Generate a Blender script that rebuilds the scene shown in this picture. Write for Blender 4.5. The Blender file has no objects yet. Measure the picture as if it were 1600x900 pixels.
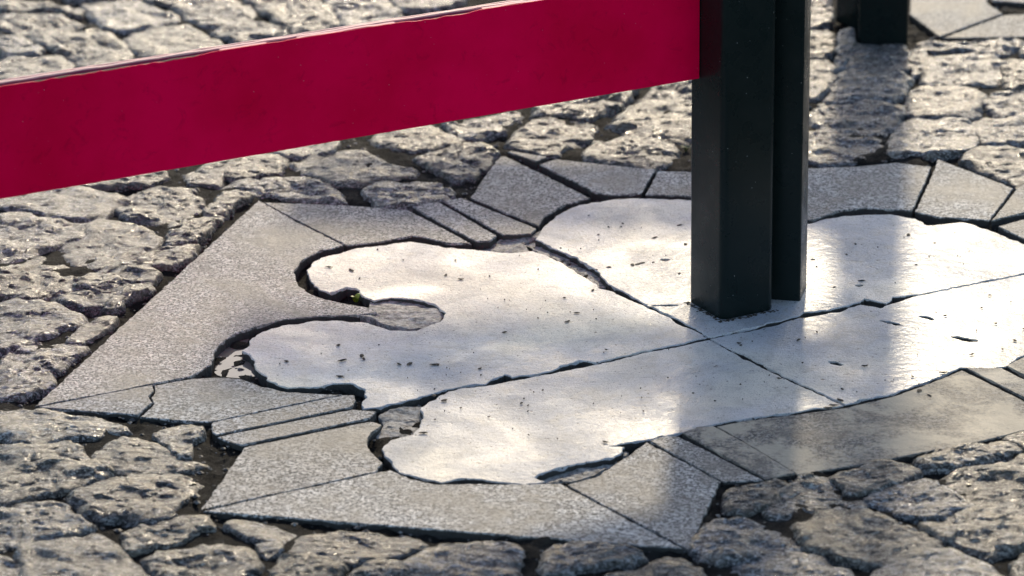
import bpy, math, random
import numpy as np
from mathutils import Matrix, Vector
from mathutils.geometry import tessellate_polygon

# ------------------------------------------------------------------ camera, sky, sun, exposure
scene = bpy.context.scene
rad = math.radians
SUN_AZ, SUN_EL = 6.0, 25.0            # degrees: right of the viewing direction (+Y), above the horizon

cam_data = bpy.data.cameras.new('camera')
cam = bpy.data.objects.new('camera', cam_data)
scene.collection.objects.link(cam)
cam_data.sensor_width = 36.0
cam_data.lens = 123.95
cam_data.clip_start = 0.05
cam_data.clip_end = 5000.0
_p, _r = rad(20.0), rad(-0.8)
_fw = Vector((0, math.cos(_p), -math.sin(_p)))
_up = Vector((0, math.sin(_p), math.cos(_p)))
_rt = Vector((1, 0, 0))
_r2 = _rt * math.cos(_r) + _up * math.sin(_r)
_u2 = _up * math.cos(_r) - _rt * math.sin(_r)
M = Matrix((_r2, _u2, -_fw)).transposed().to_4x4()
M.translation = Vector((-0.2505, -4.2020, 1.6))
cam.matrix_world = M
cam_data.dof.use_dof = True
cam_data.dof.focus_distance = 4.50
cam_data.dof.aperture_fstop = 6.3
scene.camera = cam

world = bpy.data.worlds.new('World')
scene.world = world
world.use_nodes = True
wn = world.node_tree.nodes
wl = world.node_tree.links
bg = wn['Background']
sky = wn.new('ShaderNodeTexSky')
sky.sky_type = 'NISHITA'
sky.sun_disc = False
sky.sun_elevation = rad(SUN_EL)
sky.sun_rotation = rad(SUN_AZ)
sky.air_density = 1.0
sky.dust_density = 1.2
wl.new(sky.outputs['Color'], bg.inputs['Color'])
bg.inputs['Strength'].default_value = 0.147

sun_data = bpy.data.lights.new('sun', 'SUN')
sun_data.energy = 2.0
sun_data.angle = rad(2.8)
sun_data.color = (1.0, 0.85, 0.62)
sun = bpy.data.objects.new('sun', sun_data)
scene.collection.objects.link(sun)
_sd = Vector((math.sin(rad(SUN_AZ)) * math.cos(rad(SUN_EL)), math.cos(rad(SUN_AZ)) * math.cos(rad(SUN_EL)), math.sin(rad(SUN_EL))))
sun.rotation_euler = _sd.to_track_quat('Z', 'Y').to_euler()
sun.location = _sd * 8

scene.view_settings.view_transform = 'Standard'
scene.view_settings.look = 'None'
scene.view_settings.exposure = 0.5
scene.view_settings.gamma = 1.0

# ------------------------------------------------------------------ outlines on the ground, in metres (x right, y away; the joint crossing of the marble is the origin)
COBBLES = [
 [(-1.1257,1.6808),(-1.0681,1.6612),(-0.9792,1.6032),(-0.9866,1.5713),(-1.0495,1.5988),(-1.1159,1.6063)],
 [(-0.969,1.6395),(-0.9474,1.6631),(-0.8874,1.6682),(-0.8545,1.609),(-0.8171,1.5545),(-0.8237,1.5309),(-0.8561,1.5088),(-0.8907,1.4791),(-0.9258,1.5084),(-0.9552,1.5817)],
 [(-1.1121,1.5778),(-1.0704,1.5918),(-1.0015,1.56),(-0.9669,1.5105),(-0.9821,1.4838),(-1.0281,1.4666),(-1.054,1.4602),(-1.0844,1.489),(-1.1026,1.5056)],
 [(-1.0323,1.4397),(-1.0111,1.458),(-0.9572,1.4514),(-0.9353,1.4658),(-0.8933,1.3982),(-0.8719,1.3405),(-0.8928,1.2896),(-0.9329,1.2769),(-0.9652,1.3154),(-0.9954,1.3692),(-1.0234,1.4009)],
 [(-0.8804,1.4282),(-0.8582,1.4735),(-0.7914,1.5054),(-0.7665,1.4611),(-0.7416,1.4134),(-0.7228,1.3744),(-0.7475,1.353),(-0.8177,1.3192),(-0.846,1.3429),(-0.8714,1.3895)],
 [(-1.0948,1.4467),(-1.0564,1.4371),(-1.0152,1.3589),(-1.0168,1.3291),(-1.0583,1.3274),(-1.0807,1.3397)],
 [(-1.0739,1.2876),(-1.0564,1.3125),(-0.9836,1.3126),(-0.9605,1.2746),(-0.9622,1.2168),(-0.9999,1.19),(-1.0614,1.193)],
 [(-0.8132,1.6109),(-0.781,1.6461),(-0.7271,1.6598),(-0.6955,1.5966),(-0.6758,1.5432),(-0.7058,1.5089),(-0.7528,1.4916),(-0.7835,1.5407)],
 [(-0.7429,1.4599),(-0.731,1.4866),(-0.6743,1.5192),(-0.6336,1.4855),(-0.6262,1.4307),(-0.6981,1.396),(-0.7209,1.4201)],
 [(-0.8794,1.7012),(-0.7961,1.6968),(-0.8005,1.643),(-0.8406,1.6369),(-0.8674,1.6548)],
 [(-0.6935,1.6498),(-0.6507,1.6682),(-0.578,1.6437),(-0.5513,1.5608),(-0.5405,1.5083),(-0.5864,1.4831),(-0.6158,1.4729),(-0.6455,1.5416),(-0.6772,1.5997)],
 [(-0.56,1.6593),(-0.5081,1.6815),(-0.4631,1.6542),(-0.4297,1.5464),(-0.4589,1.5081),(-0.5168,1.4795),(-0.5361,1.56)],
 [(-0.4504,1.6702),(-0.3315,1.6722),(-0.3365,1.6146),(-0.3633,1.5833),(-0.4171,1.5619),(-0.4355,1.6034)],
 [(-0.9757,0.5424),(-0.9779,0.5939),(-0.9325,0.6354),(-0.8874,0.6451),(-0.8474,0.6171),(-0.8093,0.5865),(-0.8175,0.5497),(-0.8364,0.5139),(-0.8621,0.501),(-0.8941,0.5052),(-0.9336,0.5321),(-0.9662,0.5392)],
 [(-0.8869,0.6569),(-0.8446,0.6787),(-0.7968,0.7155),(-0.762,0.714),(-0.764,0.6633),(-0.8176,0.6421),(-0.8691,0.6473)],
 [(-0.8038,0.5491),(-0.7948,0.5974),(-0.7468,0.6477),(-0.7103,0.6314),(-0.6891,0.5726),(-0.7026,0.5025),(-0.7197,0.47),(-0.7522,0.4824),(-0.7859,0.5061)],
 [(-0.7308,0.7005),(-0.7178,0.7241),(-0.6818,0.7468),(-0.667,0.6977),(-0.6747,0.6504),(-0.712,0.6521)],
 [(-0.9694,0.4945),(-0.9437,0.5045),(-0.887,0.4827),(-0.8452,0.4698),(-0.8532,0.4211),(-0.8848,0.3875),(-0.9034,0.3592),(-0.9305,0.3315),(-0.9477,0.3296)],
 [(-0.8505,0.4372),(-0.8337,0.4887),(-0.7872,0.4729),(-0.746,0.4138),(-0.7472,0.3791),(-0.7741,0.338),(-0.8092,0.2979),(-0.8324,0.3118),(-0.8622,0.3443),(-0.8617,0.3866)],
 [(-0.7307,0.3917),(-0.6961,0.4883),(-0.6551,0.506),(-0.67,0.4404),(-0.6809,0.3976),(-0.7183,0.3805)],
 [(-0.6819,0.5268),(-0.6619,0.6002),(-0.623,0.5956),(-0.6383,0.5504),(-0.6484,0.5141),(-0.6734,0.5096)],
 [(-0.7595,0.3139),(-0.7277,0.3571),(-0.6823,0.371),(-0.6881,0.3344),(-0.7095,0.2989),(-0.748,0.2928)],
 [(-0.8574,0.1914),(-0.8411,0.2356),(-0.791,0.2894),(-0.7485,0.298),(-0.736,0.2565),(-0.7369,0.2014),(-0.7619,0.1704),(-0.7796,0.137),(-0.8062,0.1502),(-0.8375,0.1661)],
 [(-0.9419,0.2854),(-0.9204,0.3206),(-0.892,0.3377),(-0.8589,0.3155),(-0.8151,0.2725),(-0.8207,0.2448),(-0.8503,0.2035),(-0.8854,0.1778),(-0.907,0.1811),(-0.9306,0.1994)],
 [(-0.9238,0.1477),(-0.8927,0.1683),(-0.8666,0.1624),(-0.8233,0.1147),(-0.8069,0.095),(-0.818,0.0671),(-0.8512,0.0335),(-0.8798,0.0001),(-0.9032,-0.0081)],
 [(-0.8196,0.0161),(-0.8086,0.0574),(-0.7799,0.0987),(-0.7635,0.0933),(-0.7784,0.0445),(-0.8032,0.0086)],
 [(-0.8938,-0.0801),(-0.8883,-0.029),(-0.8561,0.006),(-0.8281,0.0118),(-0.7964,-0.0168),(-0.8122,-0.0566),(-0.8245,-0.0894),(-0.8241,-0.1264),(-0.8562,-0.1553),(-0.8837,-0.1564)],
 [(-0.8734,-0.2345),(-0.8631,-0.2245),(-0.8111,-0.2368),(-0.7555,-0.2491),(-0.7194,-0.2851),(-0.7428,-0.2963),(-0.7873,-0.3087),(-0.8189,-0.3314),(-0.8433,-0.3186),(-0.8664,-0.2878)],
 [(-0.864,-0.3631),(-0.8284,-0.3468),(-0.7839,-0.3386),(-0.7616,-0.3688),(-0.7216,-0.4278),(-0.7455,-0.4477),(-0.7872,-0.4705),(-0.8181,-0.4879),(-0.8463,-0.4961)],
 [(-0.7419,-0.3773),(-0.7272,-0.3367),(-0.7166,-0.3133),(-0.6781,-0.3346),(-0.6399,-0.3829),(-0.6143,-0.3934),(-0.6557,-0.4169),(-0.6996,-0.4248),(-0.7144,-0.4109),(-0.7371,-0.3871)],
 [(-0.6808,-0.3046),(-0.6599,-0.2812),(-0.6277,-0.2804),(-0.6227,-0.3047),(-0.631,-0.3343),(-0.625,-0.3718),(-0.6381,-0.3771),(-0.6606,-0.3431)],
 [(-0.7498,-0.4958),(-0.7323,-0.4668),(-0.7021,-0.438),(-0.6589,-0.4225),(-0.6173,-0.4504),(-0.6216,-0.4708),(-0.6325,-0.5072),(-0.636,-0.5433),(-0.6689,-0.5547),(-0.7135,-0.5424),(-0.7328,-0.531)],
 [(-0.8417,-0.5308),(-0.8112,-0.5137),(-0.7703,-0.5206),(-0.7343,-0.5703),(-0.741,-0.5877),(-0.7814,-0.609),(-0.8287,-0.6282)],
 [(-0.792,-0.638),(-0.7528,-0.61),(-0.7185,-0.5972),(-0.6949,-0.6189),(-0.6755,-0.6573),(-0.6467,-0.7103),(-0.6683,-0.7458),(-0.7661,-0.7344)],
 [(-0.8316,-0.6589),(-0.8038,-0.6564),(-0.779,-0.6976),(-0.779,-0.7421),(-0.8206,-0.7408)],
 [(-0.6866,-0.5948),(-0.6739,-0.5777),(-0.6359,-0.5612),(-0.608,-0.5497),(-0.5934,-0.5698),(-0.6178,-0.6059),(-0.6512,-0.6308),(-0.6757,-0.6334)],
 [(-0.6573,-0.6563),(-0.6359,-0.6433),(-0.6084,-0.6339),(-0.5769,-0.6299),(-0.5421,-0.6414),(-0.5355,-0.6891),(-0.5671,-0.7163),(-0.6294,-0.7175)],
 [(-0.5739,-0.5723),(-0.5567,-0.5604),(-0.5197,-0.5777),(-0.4953,-0.6049),(-0.5102,-0.6183),(-0.5314,-0.6193),(-0.5583,-0.5904)],
 [(-0.5367,-0.626),(-0.5112,-0.6252),(-0.5086,-0.6459),(-0.5219,-0.6591),(-0.5311,-0.6469)],
 [(-0.4936,-0.6361),(-0.4752,-0.6073),(-0.4255,-0.602),(-0.3682,-0.611),(-0.3606,-0.6338),(-0.3952,-0.6617),(-0.4331,-0.6807),(-0.4724,-0.6642)],
 [(-0.5147,-0.7214),(-0.5067,-0.6799),(-0.4722,-0.6693),(-0.443,-0.6955),(-0.4484,-0.7318),(-0.4962,-0.7433)],
 [(-0.3666,-0.6813),(-0.3392,-0.6431),(-0.297,-0.6221),(-0.2544,-0.6356),(-0.2441,-0.6702),(-0.2618,-0.7215),(-0.324,-0.7359),(-0.3589,-0.7183)],
 [(-0.4351,-0.7207),(-0.4017,-0.6801),(-0.3736,-0.681),(-0.3657,-0.723),(-0.3785,-0.7635),(-0.4266,-0.7619)],
 [(-0.2233,-0.6962),(-0.2123,-0.6594),(-0.1838,-0.6449),(-0.1418,-0.6549),(-0.1074,-0.6765),(-0.1431,-0.6955),(-0.1854,-0.7141),(-0.2132,-0.7215)],
 [(-0.1653,-0.7412),(-0.126,-0.7061),(-0.0799,-0.6859),(-0.0559,-0.7085),(-0.0494,-0.7418),(-0.0912,-0.781),(-0.1524,-0.7709)],
 [(-0.0481,-0.6167),(-0.0257,-0.5734),(0.0081,-0.5728),(0.038,-0.6056),(0.0566,-0.6411),(0.0195,-0.6655),(-0.0168,-0.6829),(-0.0444,-0.6769),(-0.0513,-0.6494)],
 [(-0.0077,-0.4924),(0.0143,-0.4802),(0.0549,-0.4779),(0.0628,-0.4893),(0.0353,-0.5451),(0.004,-0.5476),(-0.0072,-0.5309)],
 [(0.0372,-0.5487),(0.0578,-0.4966),(0.0854,-0.464),(0.1101,-0.4761),(0.1394,-0.5378),(0.1064,-0.5583),(0.0699,-0.5642),(0.0448,-0.5634)],
 [(-0.0264,-0.7261),(0.0112,-0.6839),(0.0556,-0.6531),(0.087,-0.6965),(0.1138,-0.7439),(0.0722,-0.7863),(-0.0157,-0.7754)],
 [(0.0646,-0.603),(0.0988,-0.5634),(0.1393,-0.5541),(0.1739,-0.6015),(0.2135,-0.6584),(0.1859,-0.6847),(0.1494,-0.7003),(0.1023,-0.6819),(0.0743,-0.6399)],
 [(0.1382,-0.7282),(0.1777,-0.6962),(0.2152,-0.6738),(0.2523,-0.7121),(0.2712,-0.7524),(0.2217,-0.7913),(0.1419,-0.7725)],
 [(0.119,-0.4596),(0.1313,-0.4468),(0.1933,-0.4205),(0.2156,-0.4536),(0.1866,-0.4826),(0.1402,-0.5068),(0.1295,-0.4972)],
 [(0.1466,-0.5162),(0.1785,-0.4897),(0.2167,-0.4762),(0.2422,-0.5086),(0.2612,-0.5601),(0.2194,-0.5783),(0.1914,-0.572),(0.1692,-0.5443)],
 [(0.222,-0.41),(0.2726,-0.3809),(0.3209,-0.3571),(0.3428,-0.3893),(0.3012,-0.4206),(0.2655,-0.4384),(0.239,-0.4431)],
 [(0.2307,-0.4823),(0.2563,-0.4532),(0.2953,-0.4375),(0.3463,-0.4126),(0.3487,-0.5031),(0.3002,-0.538),(0.2743,-0.5426),(0.2524,-0.5145)],
 [(0.2067,-0.6079),(0.2404,-0.5826),(0.2791,-0.5608),(0.3286,-0.5372),(0.3334,-0.6332),(0.2864,-0.666),(0.2636,-0.6789),(0.2389,-0.6524)],
 [(0.3267,-0.3474),(0.3597,-0.3287),(0.3906,-0.3458),(0.3644,-0.3959),(0.3479,-0.3797)],
 [(0.2844,-0.7065),(0.3094,-0.6821),(0.3388,-0.6915),(0.3213,-0.7622),(0.2879,-0.7562)],
 [(0.2143,0.9435),(0.2313,0.9926),(0.2777,1.014),(0.3343,0.9877),(0.3447,0.9473),(0.3291,0.8923),(0.2908,0.849),(0.2433,0.8544),(0.2119,0.8816)],
 [(0.1856,0.8316),(0.197,0.8534),(0.2323,0.839),(0.2924,0.8172),(0.2949,0.7763),(0.2649,0.7314),(0.2214,0.7181),(0.1866,0.7288),(0.1757,0.757)],
 [(0.3186,0.794),(0.3428,0.8852),(0.3605,0.9136),(0.4314,0.8973),(0.4468,0.8514),(0.4298,0.7702),(0.3938,0.747),(0.3472,0.7522),(0.3234,0.7502)],
 [(0.4532,0.8639),(0.4707,0.9019),(0.5299,0.9089),(0.5527,0.8657),(0.5331,0.7967),(0.4931,0.7828),(0.4515,0.791)],
 [(0.4169,0.7276),(0.4435,0.7664),(0.5076,0.7511),(0.5449,0.7156),(0.509,0.5979),(0.4774,0.6022),(0.4467,0.6478),(0.424,0.6877)],
 [(0.3738,1.0332),(0.3945,1.0837),(0.4542,1.0809),(0.4832,1.0347),(0.4576,0.9353),(0.3761,0.9227),(0.3611,0.9631)],
 [(0.4833,0.9974),(0.5097,1.0472),(0.5506,1.0555),(0.5768,0.9963),(0.5516,0.9243),(0.4926,0.9205)],
 [(0.2488,1.0222),(0.2751,1.1456),(0.2976,1.1694),(0.3722,1.155),(0.376,1.116),(0.35,1.0241),(0.2774,1.0106)],
 [(0.2905,1.202),(0.3105,1.3037),(0.3223,1.3181),(0.3908,1.3071),(0.3909,1.2516),(0.3858,1.1865),(0.3348,1.1854)],
 [(0.2396,1.4136),(0.2831,1.4037),(0.2818,1.3314),(0.2706,1.2649),(0.2263,1.2524)],
 [(0.2227,1.2343),(0.2677,1.2321),(0.2667,1.1319),(0.2436,1.0531),(0.2068,1.0412)],
 [(0.2898,1.3841),(0.3192,1.3941),(0.3143,1.3222),(0.2868,1.195),(0.2692,1.1815),(0.2792,1.2571)],
 [(0.4144,1.214),(0.4335,1.2458),(0.5264,1.2485),(0.5289,1.1902),(0.513,1.1094),(0.4563,1.0981),(0.4076,1.111)],
 [(0.5404,1.2222),(0.5745,1.2242),(0.6083,1.1756),(0.5794,1.0817),(0.5252,1.0878)],
 [(0.3977,1.266),(0.4176,1.2872),(0.428,1.2424),(0.4044,1.1713),(0.3867,1.1401)],
 [(0.4223,1.3281),(0.4651,1.3372),(0.5802,1.339),(0.576,1.2941),(0.5406,1.2773),(0.4387,1.2898)],
 [(0.2511,1.5919),(0.2977,1.5895),(0.2866,1.4423),(0.2384,1.4369)],
 [(0.5885,1.3234),(0.6402,1.3208),(0.6281,1.2398),(0.575,1.2498)],
 [(-0.2473,0.8516),(-0.2326,0.8894),(-0.2078,0.9403),(-0.1397,0.9306),(-0.125,0.8973),(-0.1401,0.8308),(-0.1664,0.81),(-0.1878,0.8425)],
 [(-0.2523,0.8108),(-0.2474,0.8389),(-0.188,0.8299),(-0.1674,0.8069),(-0.1833,0.7703),(-0.2192,0.7812)],
 [(-0.1315,0.7927),(-0.1179,0.8361),(-0.0839,0.8504),(-0.0367,0.8292),(-0.0072,0.8058),(-0.0278,0.7294),(-0.0466,0.7059),(-0.0976,0.7234),(-0.1344,0.7526)],
 [(-0.0936,0.9088),(-0.0699,0.9735),(-0.0434,1.0226),(0.0397,1.0017),(0.0332,0.8835),(0.0115,0.8365),(-0.0362,0.8419),(-0.0646,0.8527),(-0.0902,0.8925)],
 [(-0.2093,0.9801),(-0.1873,1.0058),(-0.0656,1.0956),(-0.0784,1.0141),(-0.1045,0.9685),(-0.1346,0.9402),(-0.1686,0.9516),(-0.2056,0.9633)],
 [(-0.0377,1.0427),(-0.0251,1.104),(0.058,1.1527),(0.0605,1.021),(0.0006,1.0103)],
 [(-0.3445,0.9336),(-0.2909,0.9574),(-0.2417,1.0017),(-0.239,0.955),(-0.2713,0.8719),(-0.3002,0.8477),(-0.3244,0.8712)],
 [(-0.4514,0.8611),(-0.4408,0.8926),(-0.388,0.9161),(-0.3584,0.8888),(-0.326,0.8362),(-0.3524,0.806),(-0.4,0.7988),(-0.4383,0.8068)],
 [(-0.3818,0.7485),(-0.3616,0.7846),(-0.3048,0.8069),(-0.2704,0.7681),(-0.2855,0.7319),(-0.3041,0.6814),(-0.3272,0.6616),(-0.3508,0.6895)],
 [(-0.5633,0.7353),(-0.5326,0.7831),(-0.4759,0.7929),(-0.4462,0.7545),(-0.436,0.7296),(-0.3977,0.7006),(-0.4018,0.6738),(-0.4523,0.6524),(-0.489,0.6422),(-0.518,0.6701),(-0.5475,0.7013)],
 [(-0.4506,0.5996),(-0.4426,0.6401),(-0.3781,0.652),(-0.3375,0.5917),(-0.3491,0.5692),(-0.3851,0.545),(-0.4306,0.5442)],
 [(-0.6537,0.6407),(-0.6296,0.6691),(-0.5553,0.6718),(-0.5264,0.6497),(-0.506,0.6078),(-0.4925,0.5697),(-0.5598,0.5813),(-0.6164,0.6069)],
 [(-0.6991,0.7263),(-0.6556,0.7763),(-0.599,0.783),(-0.5816,0.7423),(-0.5989,0.7006),(-0.6395,0.6785),(-0.6851,0.6895)],
 [(-0.6001,0.8017),(-0.5356,0.8491),(-0.5099,0.8321),(-0.5186,0.7886),(-0.5747,0.7726)],
 [(0.0712,0.872),(0.1409,0.9011),(0.177,0.8671),(0.167,0.742),(0.1078,0.705),(0.0532,0.7318)],
]
SLABS = {
 'G1':[(-0.6107,0.5749),(-0.5448,0.468),(-0.4811,0.3758),(-0.5126,0.3533),(-0.5368,0.3124),(-0.5441,0.269),(-0.5362,0.2181),(-0.5128,0.175),(-0.4778,0.1467),(-0.4479,0.1334),(-0.4308,0.123),(-0.427,0.1084),(-0.4509,0.0998),(-0.5008,0.0994),(-0.55,0.0848),(-0.5896,0.0557),(-0.6125,0.0287),(-0.6264,-0.0052),(-0.6293,-0.0436),(-0.6295,-0.0726),(-0.6507,-0.1092),(-0.7415,-0.1575),(-0.8352,-0.2047)],
 'G2a':[(-0.8299,-0.2091),(-0.7635,-0.1737),(-0.6973,-0.1399),(-0.6938,-0.1615),(-0.6985,-0.1783),(-0.6919,-0.1996),(-0.6982,-0.2161),(-0.7054,-0.2386),(-0.7737,-0.2237)],
 'G2b':[(-0.6951,-0.1378),(-0.6501,-0.1157),(-0.6145,-0.1127),(-0.5903,-0.118),(-0.5606,-0.1472),(-0.5279,-0.1656),(-0.4882,-0.1735),(-0.4605,-0.1767),(-0.5407,-0.2178),(-0.6169,-0.2604),(-0.6623,-0.2526),(-0.7029,-0.2408),(-0.6956,-0.2183),(-0.6895,-0.1997),(-0.6962,-0.1784),(-0.6914,-0.1616)],
 'G3':[(-0.6149,-0.2666),(-0.5402,-0.2262),(-0.4603,-0.183),(-0.4461,-0.1836),(-0.4431,-0.2005),(-0.447,-0.2213),(-0.5227,-0.2618),(-0.6058,-0.3053),(-0.6118,-0.2971)],
 'G4':[(-0.6046,-0.3114),(-0.5223,-0.268),(-0.4467,-0.2297),(-0.417,-0.237),(-0.4241,-0.2573),(-0.4977,-0.2973),(-0.5732,-0.3364),(-0.5856,-0.332)],
 'G5':[(-0.5705,-0.3424),(-0.4974,-0.3033),(-0.4238,-0.2655),(-0.408,-0.2763),(-0.421,-0.3021),(-0.4261,-0.3318),(-0.4191,-0.3617),(-0.4045,-0.3952),(-0.4134,-0.4217),(-0.511,-0.4747),(-0.6071,-0.5245)],
 'G6':[(-0.6034,-0.5337),(-0.5106,-0.4821),(-0.4109,-0.4294),(-0.3948,-0.4224),(-0.3719,-0.4478),(-0.342,-0.4657),(-0.3125,-0.4668),(-0.2536,-0.4689),(-0.1977,-0.469),(-0.1385,-0.5534),(-0.0678,-0.654),(-0.2543,-0.6131),(-0.4701,-0.5634)],
 'G7':[(-0.1918,-0.4692),(-0.1574,-0.4498),(-0.1222,-0.3938),(-0.1021,-0.3594),(-0.0939,-0.344),(-0.0586,-0.3961),(-0.0142,-0.4661),(-0.0381,-0.5641),(-0.06,-0.6543),(-0.1244,-0.5629)],
 'G8':[(-0.09,-0.3401),(-0.0704,-0.325),(-0.0553,-0.3275),(-0.0098,-0.394),(0.0368,-0.4642),(-0.0098,-0.4663),(-0.0514,-0.4002)],
 'G9':[(-0.0503,-0.3197),(-0.0311,-0.3023),(-0.0119,-0.301),(0.0125,-0.3379),(0.0743,-0.4467),(0.0404,-0.4643),(-0.006,-0.3922)],
 'G10':[(-0.0078,-0.2971),(0.0277,-0.2802),(0.0867,-0.264),(0.1503,-0.2436),(0.2162,-0.2064),(0.2772,-0.1533),(0.3069,-0.124),(0.3375,-0.1749),(0.3937,-0.2733),(0.356,-0.3226),(0.2984,-0.3563),(0.2348,-0.3834),(0.1562,-0.4192),(0.0772,-0.4468),(0.0129,-0.332)],
 'G11':[(0.313,-0.1198),(0.3565,-0.1215),(0.4038,-0.205),(0.4339,-0.2625),(0.3985,-0.2673),(0.3514,-0.1882)],
 'G12':[(0.363,-0.1152),(0.3895,-0.0853),(0.4347,-0.0512),(0.4808,-0.1153),(0.4432,-0.2525),(0.4057,-0.1924)],
 'G13':[(-0.603,0.5688),(-0.4946,0.5527),(-0.3975,0.5286),(-0.3474,0.4485),(-0.3059,0.3791),(-0.3377,0.3831),(-0.369,0.4059),(-0.3869,0.4148),(-0.4349,0.3899),(-0.4768,0.3783),(-0.5454,0.479)],
 'G14':[(-0.3913,0.5368),(-0.3762,0.5532),(-0.3535,0.555),(-0.312,0.4801),(-0.2707,0.4044),(-0.2804,0.3834),(-0.2989,0.3815),(-0.3476,0.4595)],
 'G15':[(-0.3472,0.5605),(-0.3218,0.5737),(-0.267,0.5032),(-0.2155,0.4346),(-0.2228,0.4132),(-0.2618,0.4094),(-0.3075,0.491)],
 'G16':[(-0.2648,0.7647),(-0.2572,0.7674),(-0.197,0.6677),(-0.1373,0.5685),(-0.1762,0.5359),(-0.2041,0.4865),(-0.2117,0.4482),(-0.258,0.5084),(-0.3081,0.576),(-0.2854,0.6866)],
 'G17':[(-0.2543,0.7828),(-0.2476,0.7856),(-0.1958,0.7554),(-0.2121,0.7347)],
 'G18':[(-0.2075,0.7253),(-0.1817,0.7486),(-0.0979,0.7143),(-0.0387,0.6935),(-0.0637,0.5825),(-0.1114,0.5788),(-0.1337,0.6001)],
 'G19':[(-0.0354,0.6843),(0.0175,0.679),(0.1057,0.675),(0.1071,0.5635),(0.0115,0.5677),(-0.0574,0.5794)],
 'G20':[(0.1123,0.6628),(0.1828,0.6835),(0.2561,0.6893),(0.3138,0.7048),(0.3626,0.6815),(0.337,0.5793),(0.312,0.4865),(0.2469,0.5005),(0.2099,0.4909),(0.1705,0.451),(0.1047,0.4676)],
 'G21':[(0.3778,0.7232),(0.4244,0.6547),(0.4686,0.5851),(0.4426,0.5145),(0.4155,0.4459),(0.3769,0.4586),(0.3505,0.4625),(0.3174,0.4862),(0.3466,0.5992)],
 'G22':[(0.472,0.5762),(0.4933,0.6103),(0.5444,0.6197),(0.5854,0.531),(0.5083,0.5004),(0.4183,0.4403)],
 'G23':[(0.4247,0.4154),(0.4642,0.4438),(0.522,0.4718),(0.5631,0.3932),(0.4661,0.3332)],
}
FAR_SLABS = {
 'F1':[(0.4227,1.5102),(0.4567,1.3718),(0.5778,1.5062),(0.5612,1.5756),(0.5747,1.6534),(0.4469,1.6896)],
 'F2':[(0.4606,1.3602),(0.5794,1.4941),(0.6235,1.4958),(0.7173,1.479),(0.6984,1.3595),(0.5938,1.361)],
 'F3':[(0.5698,1.5833),(0.6225,1.5643),(0.7286,1.5506),(0.7481,1.6735),(0.595,1.6817)],
}
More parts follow.
